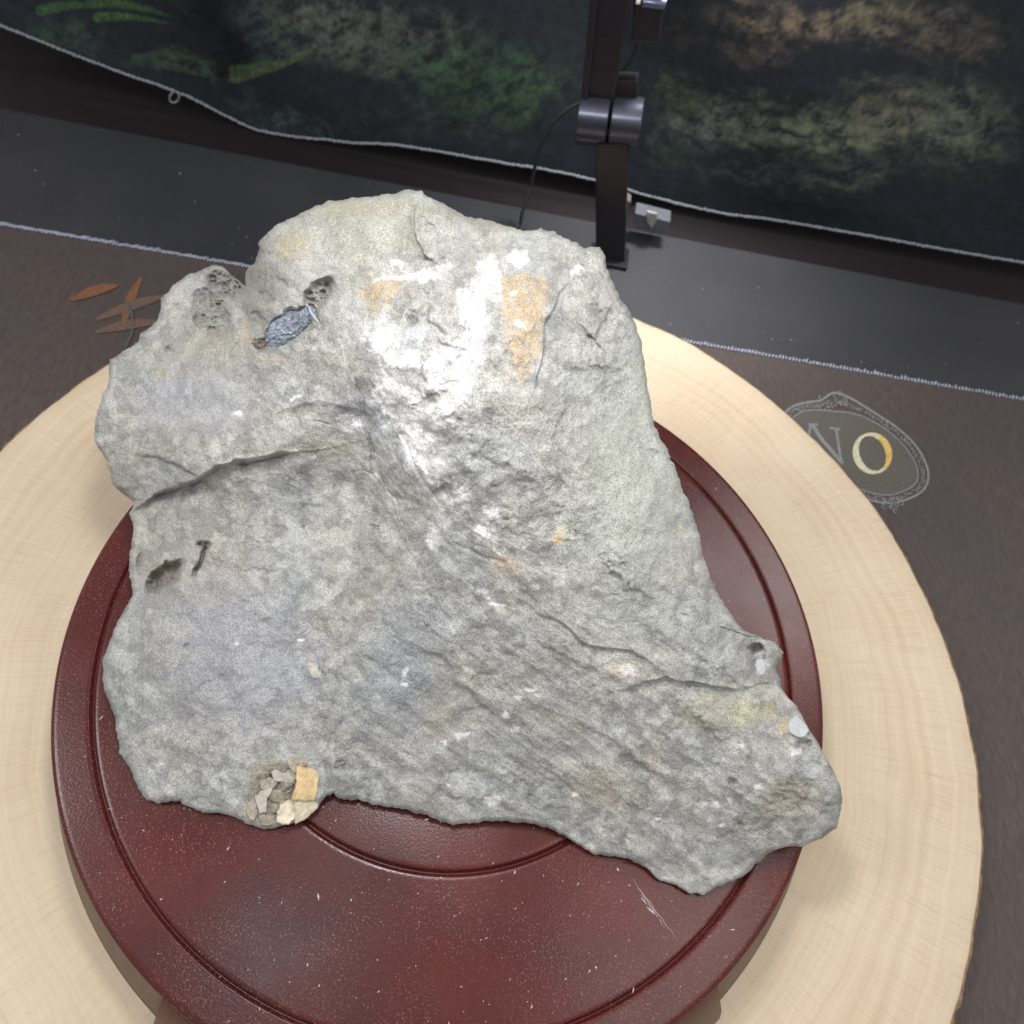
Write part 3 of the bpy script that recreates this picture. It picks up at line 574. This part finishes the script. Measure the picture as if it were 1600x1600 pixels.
# quartz nodule: lumpy ellipsoid in the upper pit
def nodule(name, mat, x, y, w_, h_, ang, thick, lift, seed, amp=.13, fr=4.0, parent=rock):
    p, nn = surf(x, y); k = np.dot(p-CAM, FW)/F; a_ = math.radians(ang); d = math.cos(a_)*RT-math.sin(a_)*UP
    e1 = d-nn*np.dot(d, nn); e1 /= np.linalg.norm(e1); e2 = np.cross(nn, e1)
    bm = bmesh.new(); bmesh.ops.create_icosphere(bm, subdivisions=5, radius=1); X = np.array([v.co for v in bm.verts])
    r_ = 1+ridged(X, fr*.5, 3, seed)*amp+fbm(X, fr*2, 2, .5, seed)*amp*.5
    Xs = X*r_[:, None]; Y = p+nn*lift+np.outer(Xs[:, 0]*w_*k/2, e1)+np.outer(Xs[:, 1]*h_*k/2, e2)+np.outer(Xs[:, 2]*thick/2, nn)
    for v, q in zip(bm.verts, Y): v.co = q
    return bm_obj(name, bm, mat, parent, sm=False)
q_ = nodule("quartz_nodule", M_quartz, 454, 516, 84, 46, -33, .0085, .0002, 3.0, .24, 6.0); q_["label"] = "blue grey glassy quartz nodule in a pit"
nodule("quartz_nodule", M_quartz, 484, 499, 34, 26, -30, .006, .0010, 8.0, .25, 6.0)
nodule("brown_druse", M_dark, 407, 537, 22, 22, 10, .005, .0005, 5.0, .35, 5)
# thin pale shell at the end of the nodule
P_ = [surf(x, y, .0030)[0] for x, y in spline([(462, 488), (476, 484), (490, 487), (500, 496), (506, 508)], 5)]
mesh_obj("shell_rim", *tube(P_, [.00022+.00035*math.sin(math.pi*i/(len(P_)-1)) for i in range(len(P_))], 8), M_clear, rock)
# crystals in the bottom pit: cleaved faces flush with the rock, rough joints between them
def gem(name, mat, poly, lift, depth=.004, seed=0, tilt=(0, 0)):
    P = np.array(poly, float); cx, cy = P.mean(0); rg = np.random.default_rng(seed); p0, nn = surf(cx, cy)
    vd = CAM-p0; vd /= np.linalg.norm(vd); up = nn*.45+vd*.55; up /= np.linalg.norm(up)
    up = up+RT*tilt[0]+UP*tilt[1]; up /= np.linalg.norm(up); p0 = p0+up*lift
    Q = resample(np.vstack([P, P[:1]]), 5.)[:-1]+rg.normal(0, .55, (len(resample(np.vstack([P, P[:1]]), 5.))-1, 2))
    def on(p, dz): d = rays(p[:, 0], p[:, 1]); k = ((p0+up*dz-CAM)@up)/(d@up); return CAM+d*k[:, None]
    c_ = Q.mean(0); rings = [on(c_+(Q-c_)*1.16, -depth), on(c_+(Q-c_)*1.12, -.0004), on(c_+(Q-c_)*1.04, 0.0), on(c_+(Q-c_)*.55, rg.normal(.00012, .00005)), ]
    rings[3] = rings[3]+up*rg.normal(0, .00005, len(Q))[:, None]
    V = np.vstack(rings+[on(c_[None], .0002)]); n = len(Q); f = [tuple(q) for q in grid_faces(4, n, True)]
    f += [(3*n+i, 3*n+(i+1) % n, 4*n) for i in range(n)]
    o = mesh_obj(name, V, f, mat, rock, False); bm = bmesh.new(); bm.from_mesh(o.data); bmesh.ops.recalc_face_normals(bm, faces=bm.faces); bm.to_mesh(o.data); bm.free(); return o
M_brownx = xtal("brown_calcite", (.30, .265, .215), .5, vein=.5, scale=600)
GEMS = [("tan_crystal", M_tan, [(464.5,1201),(497.5,1202),(496,1227),(490.6,1247.6),(472,1249),(457,1246),(464,1227)], .0030, (.12, .1)),
 ("cream_crystal", M_cream_x, [(439,1258.6),(454,1249),(459,1252.5),(459.6,1278),(450,1287),(433.5,1284),(435,1268)], .0012, (-.1, -.15)),
 ("cream_crystal", M_cream_x, [(461,1252),(491,1249),(498,1252),(492.7,1264),(480,1276.5),(464,1285),(460,1279)], .0013, (.2, -.2)),
 ("grey_crystal", M_greyx, [(424,1205),(439,1197),(450,1198),(462,1210.5),(461,1219),(451,1231),(444.5,1221.5),(431,1220)], .0012, (-.1, .05)),
 ("grey_crystal", M_greyx, [(399,1245),(409,1235),(425,1233),(422.5,1241),(416,1249),(415.6,1267),(406,1270),(402,1256)], .0012, (-.2, 0)),
 ("brown_crystal", M_brownx, [(406,1221.5),(422.5,1214.6),(433.5,1223),(425,1232),(409,1234)], .0006, (0, .2)), ("brown_crystal", M_brownx, [(425,1235),(447,1232.5),(450,1243.5),(436,1253),(422.5,1249)], .0004, (.15, 0)),
 ("brown_crystal", M_brownx, [(418,1257),(436,1256),(432,1269.7),(418,1272)], .0005, (-.1, -.1)), ("brown_crystal", M_brownx, [(453,1183),(479,1184),(480,1195),(464,1199.5),(461,1208),(450,1195)], .0008, (0, .3)),
 ("brown_crystal", M_brownx, [(384,1256),(397,1250),(402,1270),(396,1282),(386,1274)], .0003, (-.2, 0)), ("brown_crystal", M_brownx, [(404,1275),(430,1274),(430,1288),(412,1290)], .0004, (0, -.2))]
for i, (nm, m_, P, lf, tl) in enumerate(GEMS): gem(nm, m_, P, lf, seed=50+i, tilt=tl)
gem("clear_crystal", M_clear, [(1232,1127),(1244,1118),(1264,1140),(1258,1149),(1246,1150),(1234,1143)], .0012, .003, 80, (.1, .2))["label"] = "clear white crystal plate on the right edge"
gem("clear_crystal", M_clear, [(1180,1032),(1192,1030),(1197,1046),(1190,1058),(1180,1050)], .0006, .003, 81)
gem("pale_chip", M_greyx, [(480,1036),(490,1034),(498,1050),(502,1058),(490,1060),(484,1050)], .0005, .002, 82, (-.1, .1))

# ================================================================== TAPESTRY
YT = .41
hem_px = [(-40, 22), (0, 38), (60, 62), (120, 86), (200, 116), (236, 128), (272, 141), (301, 153), (330, 168), (357, 182), (393, 199), (425, 207), (470, 214), (515, 218), (560, 223), (612, 225), (687, 236), (800, 256), (837, 261), (920, 278), (972, 293), (1025, 308), (1122, 331), (1212, 343), (1325, 362), (1400, 375), (1500, 393), (1640, 416)]
HP = spline(hem_px, 6); HW = aty(HP[:, 0], HP[:, 1], YT)
NX, NZ = 820, 260; xs = np.linspace(HW[0, 0]+.001, HW[-1, 0]-.001, NX); hz = np.interp(xs, HW[:, 0], HW[:, 2]); ZTOP = .42
kz = np.linspace(0, 1, NZ)**1.5
Xg = np.broadcast_to(xs, (NZ, NX)); Zg = hz[None]+(ZTOP-hz)[None]*kz[:, None]
def fold(x, z):
    return 0.009*np.sin(x*16+2.2+np.sin(z*7)*1.1)*np.clip((z+.08)/.12, 0, 1.3)+.005*np.exp(-((x+.22)/.035)**2)+.004*np.sin(x*31+z*20)*np.clip((z+.07)/.1, 0, 1)
Yg = YT+fold(Xg, Zg)*np.clip(kz*25, 0, 1)[:, None]
TV = np.stack([Xg, Yg, Zg], -1).reshape(-1, 3)
pu, pv = proj(np.stack([Xg, np.full_like(Xg, YT), Zg], -1).reshape(-1, 3))
X3 = uv3(pu, pv); n1 = fbm(X3, 1/110., 4, .6); st = np.stack([(pu*.8-pv*.3)/60., (pu*.45+pv*1.0)/14., 0*pu], -1); n2 = fbm(st, 1.0, 4, .62); st3 = np.stack([(pu*.7+pv*.6)/40., (-pu*.6+pv*.7)/10., 0*pu+4], -1); n3 = fbm(st3, 1., 3, .6); n4 = fbm(X3, 1/7., 3, .6, 8.)
def tc(*c): return lin(*c)*1.0
tcol = np.tile(tc(38, 44, 54), (len(pu), 1))
def lay(m, col):
    global tcol
    m = np.clip(m, 0, 1)[:, None]; tcol = tcol*(1-m)+np.asarray(col)*m
wu = pu+n1*60+n2*14; wv = pv+n1*35+n3*16
def blob(x, y, rx, ry): return smooth(1.25, .3, np.hypot((wu-x)/rx, (wv-y)/ry))
wp = fbm(X3, 1/70., 3, .6, 33.)*1.6; sw = np.stack([pu/46.+wp, pv/17.+1.4*wp, 0*pu+9], -1); n5 = fbm(sw, 1.0, 4, .62); n6 = fbm(X3, 1/26., 4, .6, 15.)
tex = np.clip(.44+.42*n2+.5*n5+.75*n6+.45*n4, .05, 1); tex2 = np.clip(.46+.9*n5+.5*n6+.4*n4, .05, 1)
for x, y, rx, ry, col, s in [(520, 40, 130, 60, (98, 104, 92), .9), (640, 70, 150, 60, (84, 96, 84), .9), (760, 130, 130, 70, (56, 92, 66), .9), (690, 90, 60, 40, (72, 104, 78), .8), (430, 60, 60, 50, (64, 92, 82), .7), (590, 90, 60, 30, (90, 98, 88), .6), (830, 150, 70, 50, (66, 92, 66), .9), (880, 40, 50, 50, (40, 52, 44), .7), (700, 170, 90, 40, (58, 74, 62), .6), (610, 190, 100, 30, (54, 60, 66), .6), (760, 200, 60, 30, (60, 76, 66), .5),
    (1250, 20, 140, 30, (128, 112, 92), .9), (1380, 25, 80, 40, (120, 112, 88), .9), (1180, 70, 60, 30, (96, 86, 80), .7), (1060, 40, 50, 40, (66, 60, 52), .8), (1160, 180, 130, 50, (112, 120, 98), .85), (1290, 200, 130, 50, (116, 126, 102), .9), (1380, 170, 90, 60, (112, 112, 92), .9), (1100, 200, 60, 40, (96, 112, 104), .8), (1060, 150, 40, 40, (70, 88, 60), .8), (1050, 240, 50, 40, (62, 78, 66), .7), (1180, 270, 120, 24, (74, 90, 86), .6), (1340, 270, 120, 30, (90, 104, 92), .6), (1500, 200, 100, 80, (108, 116, 96), .8), (1480, 60, 90, 50, (110, 100, 84), .7),
    (280, 95, 90, 20, (72, 96, 76), .8), (320, 110, 50, 14, (86, 112, 88), .7), (390, 160, 30, 24, (60, 76, 68), .6), (460, 195, 70, 12, (58, 86, 80), .8), (320, 40, 40, 30, (34, 40, 50), .5), (90, 60, 90, 40, (60, 84, 66), .7), (500, 150, 60, 30, (44, 52, 58), .5)]:
    lay(blob(x, y, rx, ry)*(tex if x < 950 else tex2)*s*1.1, tc(*col))
rb = np.random.default_rng(5)
for k in range(46):
    x, y = rb.uniform(-100, 1800), -90-1500*rb.random()**1.3; c_ = [(84, 96, 84), (56, 92, 66), (98, 104, 92), (112, 104, 88), (66, 80, 70)][k % 5]
    lay(blob(x, y, rb.uniform(60, 150), rb.uniform(40, 90))*(tex if k % 2 else tex2)*.85, tc(*c_))
lay(np.exp(-((wu-345)/30)**2)*(pv < 120)*(pv > -260)*.8, tc(16, 20, 20))
# creases printed in the bark
for pts in ([(1010, 20), (1080, 30), (1150, 52), (1220, 45)], [(1190, 40), (1260, 50), (1330, 80)], [(1060, 115), (1160, 140), (1260, 140), (1400, 130)], [(1100, 262), (1200, 250), (1290, 262), (1400, 258)], [(1110, 285), (1200, 290), (1300, 300)]):
    d = pline(pu+n3*10, pv+n2*14, pts)[0]; lay(np.exp(-(d/5)**2)*.7, tc(36, 40, 44))
# printed fern fronds
def frond(pts, wid, col, tip=None):
    d, s, tt = pline(pu, pv+n4*1.5, pts); wv_ = wid*(1-tt)**.6*(.55+.45*np.abs(np.sin(tt*60+np.sign(s)*.6)))
    lay(smooth(wv_+1.5, wv_-1.5, d)*np.clip(.6+.6*n4, 0, .9), tc(*col)*FD)
FD = .62
frond([(370, 118), (410, 108), (450, 95), (480, 80), (503, 66)], 12, (112, 136, 86)); frond([(365, 105), (400, 100), (432, 92)], 7, (92, 124, 86))
frond([(150, 30), (200, 25), (240, 27), (268, 30)], 9, (94, 150, 74)); frond([(140, 2), (200, 6), (240, 10), (275, 18)], 12, (88, 146, 72)); frond([(275, -10), (300, 12), (330, 22)], 5, (50, 74, 52))
frond([(210, 92), (250, 84), (290, 84), (340, 96)], 7, (78, 112, 88)); frond([(260, 100), (310, 112), (350, 122)], 8, (84, 112, 84)); frond([(60, 20), (110, 12), (160, 14)], 10, (84, 138, 70))
tcol *= (1+.18*n4+.25*n6)[:, None]; tcol = tcol*.78+tcol.mean(1, keepdims=True)*.22; tcol = tcol*.82
t = NT("printed_cloth"); o_ = t.obj(); wv1 = t.noise(o_, 1500, 2); fn = t.noise(t.n('ShaderNodeMapping', None, Vector=o_, Rotation=(0, .2, 0), Scale=(.8, 1, 1.3)).outputs[0], 160, 5, .7)
sc_ = t.ramp(fn, .3, .7, .84, 1.16)
M_cloth = t.fin(Base_Color=t.mix(1.0, t.attr("print").outputs[0], t.n('ShaderNodeCombineXYZ', None, X=sc_, Y=sc_, Z=sc_).outputs[0], 'MULTIPLY'), Roughness=.85, Specular_IOR_Level=.2, Normal=t.bump(wv1, .0004, .4))
tap = empty("tapestry", (0, YT, -.07)); tag(tap, "dark green forest print tapestry hanging behind the table, pale frayed hem", "tapestry")
def local(P, root): return np.asarray([np.array(p)-np.array(root.location) for p in P])
cloth = mesh_obj("cloth", local(TV, tap), grid_faces(NZ, NX), M_cloth, tap)
ca = cloth.data.color_attributes.new("print", 'FLOAT_COLOR', 'POINT'); ca.data.foreach_set("color", np.c_[np.clip(tcol, .002, .8), np.ones(len(tcol))].astype(np.float32).ravel())
sm_ = cloth.modifiers.new("thickness", 'SOLIDIFY'); sm_.thickness = .0006; sm_.offset = 1
M_hem = flat_mat("hem_thread", (.20, .215, .235), .9)
hs = resample(HW, .0012); hs = hs+np.stack([rng.normal(0, .0001, len(hs)), np.full(len(hs), -.0008), rng.normal(0, .00022, len(hs))], -1)
rad = .00085+.0003*np.sin(np.arange(len(hs))*2.1)+np.abs(rng.normal(0, .00022, len(hs)))
mesh_obj("hem", local(*[tube(hs, list(rad), 7)[0]], tap), tube(hs, list(rad), 7)[1], M_hem, tap)
lp = aty(*np.array([(273, 142), (267, 148), (265, 155), (269, 160), (276, 159), (280, 152), (279, 144)]).T.astype(float), YT-.002)
v_, f_ = tube(spline(list(lp), 6), .0008, 7); mesh_obj("thread_loop", local(v_, tap), f_, M_hem, tap)

# ================================================================== LAMP STAND
YA = .312
t = NT("black_metal"); o_ = t.obj(); n1 = t.noise(o_, 500, 3)
M_black = t.fin(Base_Color=t.mix(n1, (.008, .008, .011), (.014, .013, .017)), Roughness=t.ramp(n1, .3, .7, .30, .42), Specular_IOR_Level=.3)
M_barrel = flat_mat("barrel_metal", (.055, .058, .082), .30, Metallic=.65)
M_dkmetal = flat_mat("blue_black_metal", (.10, .11, .17), .28, Metallic=.7)
pb = aty(952, 400, YA); ls = empty("lamp_stand", (float(pb[0]), YA, ZT)); tag(ls, "black jointed lamp arm with cylinder hinge standing behind the rock", "lamp stand")
def bar(name, p0, p1, w0, w1, th_, mat, y=YA, bev=.0012):
    """a flat bar between two points of the plane y, tapering from w0 to w1 metres"""
    a_ = aty(*p0, y); b_ = aty(*p1, y); d = b_-a_; d /= np.linalg.norm(d); s = np.cross(d, [0, 1, 0]); bm = bmesh.new(); vs = []
    for q, wd_ in ((a_, w0), (b_, w1)):
        for sx, sy in ((-1, -1), (1, -1), (1, 1), (-1, 1)): vs.append(bm.verts.new(tuple(q+s*sx*wd_/2+np.array([0, sy*th_/2, 0])-np.array(ls.location))))
    bm.faces.new(vs[:4]); bm.faces.new(vs[4:][::-1])
    for i in range(4): bm.faces.new((vs[i], vs[4+i], vs[4+(i+1) % 4], vs[(i+1) % 4]))
    return bm_obj(name, bm, mat, ls, sm=False, bevel=bev)
def hinge(name, p0, p1, r, mat, y=YA):
    a_ = aty(*p0, y)-np.array(ls.location); b_ = aty(*p1, y)-np.array(ls.location); d = (b_-a_); e = .0006*d/np.linalg.norm(d)
    V, f = tube([a_, a_+e, b_-e, b_], [r*.94, r, r, r*.94], 48); o = mesh_obj(name, V, f, mat, ls); o.data.set_sharp_from_angle(angle=math.radians(30)); return o
px = float(np.dot(aty(950., 180., YA)-CAM, FW))/F
bar("lower_stem", (953, 470), (957, 215), 54*px, 52*px, .010, M_black)
bar("lower_arm", (972, 185), (977, 118), 44*px, 40*px, .010, M_black, YA+.002)
bar("upper_arm", (930, 185), (984, -240), 50*px, 60*px, .008, M_black, YA-.002)
bar("arm_flange", (914, 175), (955, -240), 6*px, 8*px, .014, M_black, YA-.001, .0006)
hinge("hinge_barrel", (904, 181), (951, 186), 34*px, M_barrel, YA-.004); hinge("hinge_barrel", (955, 186.5), (1002, 191), 34*px, M_barrel, YA-.004)
bar("hinge_block", (945, 222), (948, 190), 92*px, 92*px, .010, M_black, YA+.004)
hinge("upper_bolt", (1004, 3), (1040, 7), 7*px, M_dkmetal); bar("bracket", (1010, 60), (1030, -230), 40*px, 44*px, .010, M_black, YA+.004)
hinge("bolt_cap", (994, 0), (1001, 1), 5*px, flat_mat("white_plastic", (.75, .75, .75), .4))
bm = bmesh.new(); bmesh.ops.create_cube(bm, size=1, matrix=Matrix.Translation((0, 0, .0017)) @ Matrix.Diagonal((.026, .020, .003, 1)))
bm_obj("lamp_base", bm, M_black, ls, sm=False, bevel=.0006, seg=1)
cp = spline(list(aty(*np.array([(1012, 20), (1000, 60), (986, 90), (962, 122), (925, 150), (886, 172), (862, 195), (846, 225), (837, 255), (830, 290)], float).T, YA+.022)), 8)
end = cp[-1]; cp = np.vstack([cp, spline([end, [end[0]-.003, YA+.015, ZT+.012], [end[0]-.006, YA+.01, ZT+.0015], [end[0]-.03, YA-.01, ZT+.0013]], 8)[1:]])
v_, f_ = tube(cp, .0012, 8); tag(mesh_obj("lamp_cable", v_, f_, flat_mat("black_rubber", (.012, .012, .013), .5)), "thin black cable drooping beside the lamp stand", "cable")

# ================================================================== SMALL THINGS AT THE BACK OF THE TABLE
M_pale = xtal("pale_blue_stone", (.085, .09, .11), .4, vein=.3); M_tipw = xtal("white_tip", (.26, .255, .24), .4); M_olive = xtal("olive_stone", (.10, .10, .08), .5)
def plate(name, pts, y, depth, mat, parent=None):
    a_ = [aty(*p, y) for p in pts]; n = len(a_); o0 = np.array(parent.location) if parent else 0
    bm = bmesh.new(); f0 = [bm.verts.new(tuple(p-o0)) for p in a_]; f1 = [bm.verts.new(tuple(p-o0+np.array([0, depth, 0]))) for p in a_]
    bm.faces.new(f0); bm.faces.new(f1[::-1])
    for i in range(n): bm.faces.new((f0[i], f1[i], f1[(i+1) % n], f0[(i+1) % n]))
    return bm_obj(name, bm, mat, parent, sm=False, bevel=.0006, seg=1)
yb = .334; bx = empty("crystal_block", tuple(aty(1020., 365., yb))); tag(bx, "small pale blue stone block with a white point at the table's back edge", "stone block")
plate("block_body", [(992, 332), (1048, 346), (1038, 367), (991, 358)], yb, .012, M_pale, bx); plate("white_point", [(1010, 330), (1027, 334), (1028, 343), (1018, 358), (1010, 347)], yb-.0022, .002, M_tipw, bx)
tag(plate("stone_chip", [(972, 306), (986, 316), (976, 335), (960, 334)], yb, .008, M_olive), "olive grey stone chip beside the lamp stand's stem", "stone chip")

# ================================================================== DUST
def flakes(name, n, posf, size, mat, label):
    V = []; Fc = []
    for i in range(n):
        p = np.array(posf()); s = size*math.exp(rng.normal(0, .45)); a_ = rng.uniform(0, 6.28); e = 1+2.2*rng.random()**3
        d = np.array([math.cos(a_), math.sin(a_), 0]); q = np.array([-d[1], d[0], 0]); b0 = len(V)
        V += [p+d*s*e, p+q*s*.6, p-d*s*e, p-q*s*.6, p+np.array([0, 0, s*.7])]
        Fc += [(b0, b0+1, b0+4), (b0+1, b0+2, b0+4), (b0+2, b0+3, b0+4), (b0+3, b0, b0+4), (b0+3, b0+2, b0+1, b0)]
    o = mesh_obj(name, V, Fc, mat, None, False); tag(o, label, "dust", "stuff"); return o
M_dust = flat_mat("pale_dust", (.62, .57, .50), .9)
def on_disc():
    while True:
        x, y = rng.uniform(-.145, .145, 2)
        if x*x+y*y < .146**2 and (y < -.05 or x > .1 or rng.random() < .1): return (x, y, ZD+.00012)
flakes("rock_dust", 420, on_disc, .00019, M_dust, "pale rock crumbs scattered on the red stand")
def on_strip():
    if rng.random() < .55: return (rng.uniform(-.4, .45), YL1+.004+abs(rng.normal(0, .010)), ZT+.0003)
    return (rng.uniform(-.4, .45), rng.uniform(YL1+.004, .345), ZT+.0003)
flakes("table_dust", 130, on_strip, .00035, flat_mat("grey_dust", (.30, .31, .36), .9), "grey dust specks on the black tabletop strip")

# pale scuff beside the rock's foot, part of the stand's top
V = []; Fc = []
for a_, b_, wd_ in (((988, 1372), (1040, 1452), 1.0), ((996, 1385), (1060, 1470), .8), ((1008, 1412), (1022, 1428), 4.5), ((1003, 1404), (1016, 1420), 3.0), ((1000, 1398), (1034, 1440), 1.0)):
    P = resample(np.array([a_, b_], float), 6.)+rng.normal(0, .6, (len(resample(np.array([a_, b_], float), 6.)), 2)); n = len(P)
    wv_ = wd_*np.sin(np.linspace(.15, math.pi-.15, n)); d = np.array(b_, float)-np.array(a_); d /= np.linalg.norm(d); nn = np.array([-d[1], d[0]])
    Q = np.vstack([P+nn*wv_[:, None]/2, P-nn*wv_[:, None]/2]); b0 = len(V); V += list(atz(Q[:, 0], Q[:, 1], .00015)-np.array(stand.location)); Fc += [(b0+i, b0+i+1, b0+n+i+1, b0+n+i) for i in range(n-1)]
mesh_obj("scuff", V, Fc, flat_mat("scuff_white", (.42, .34, .34), .6), stand)
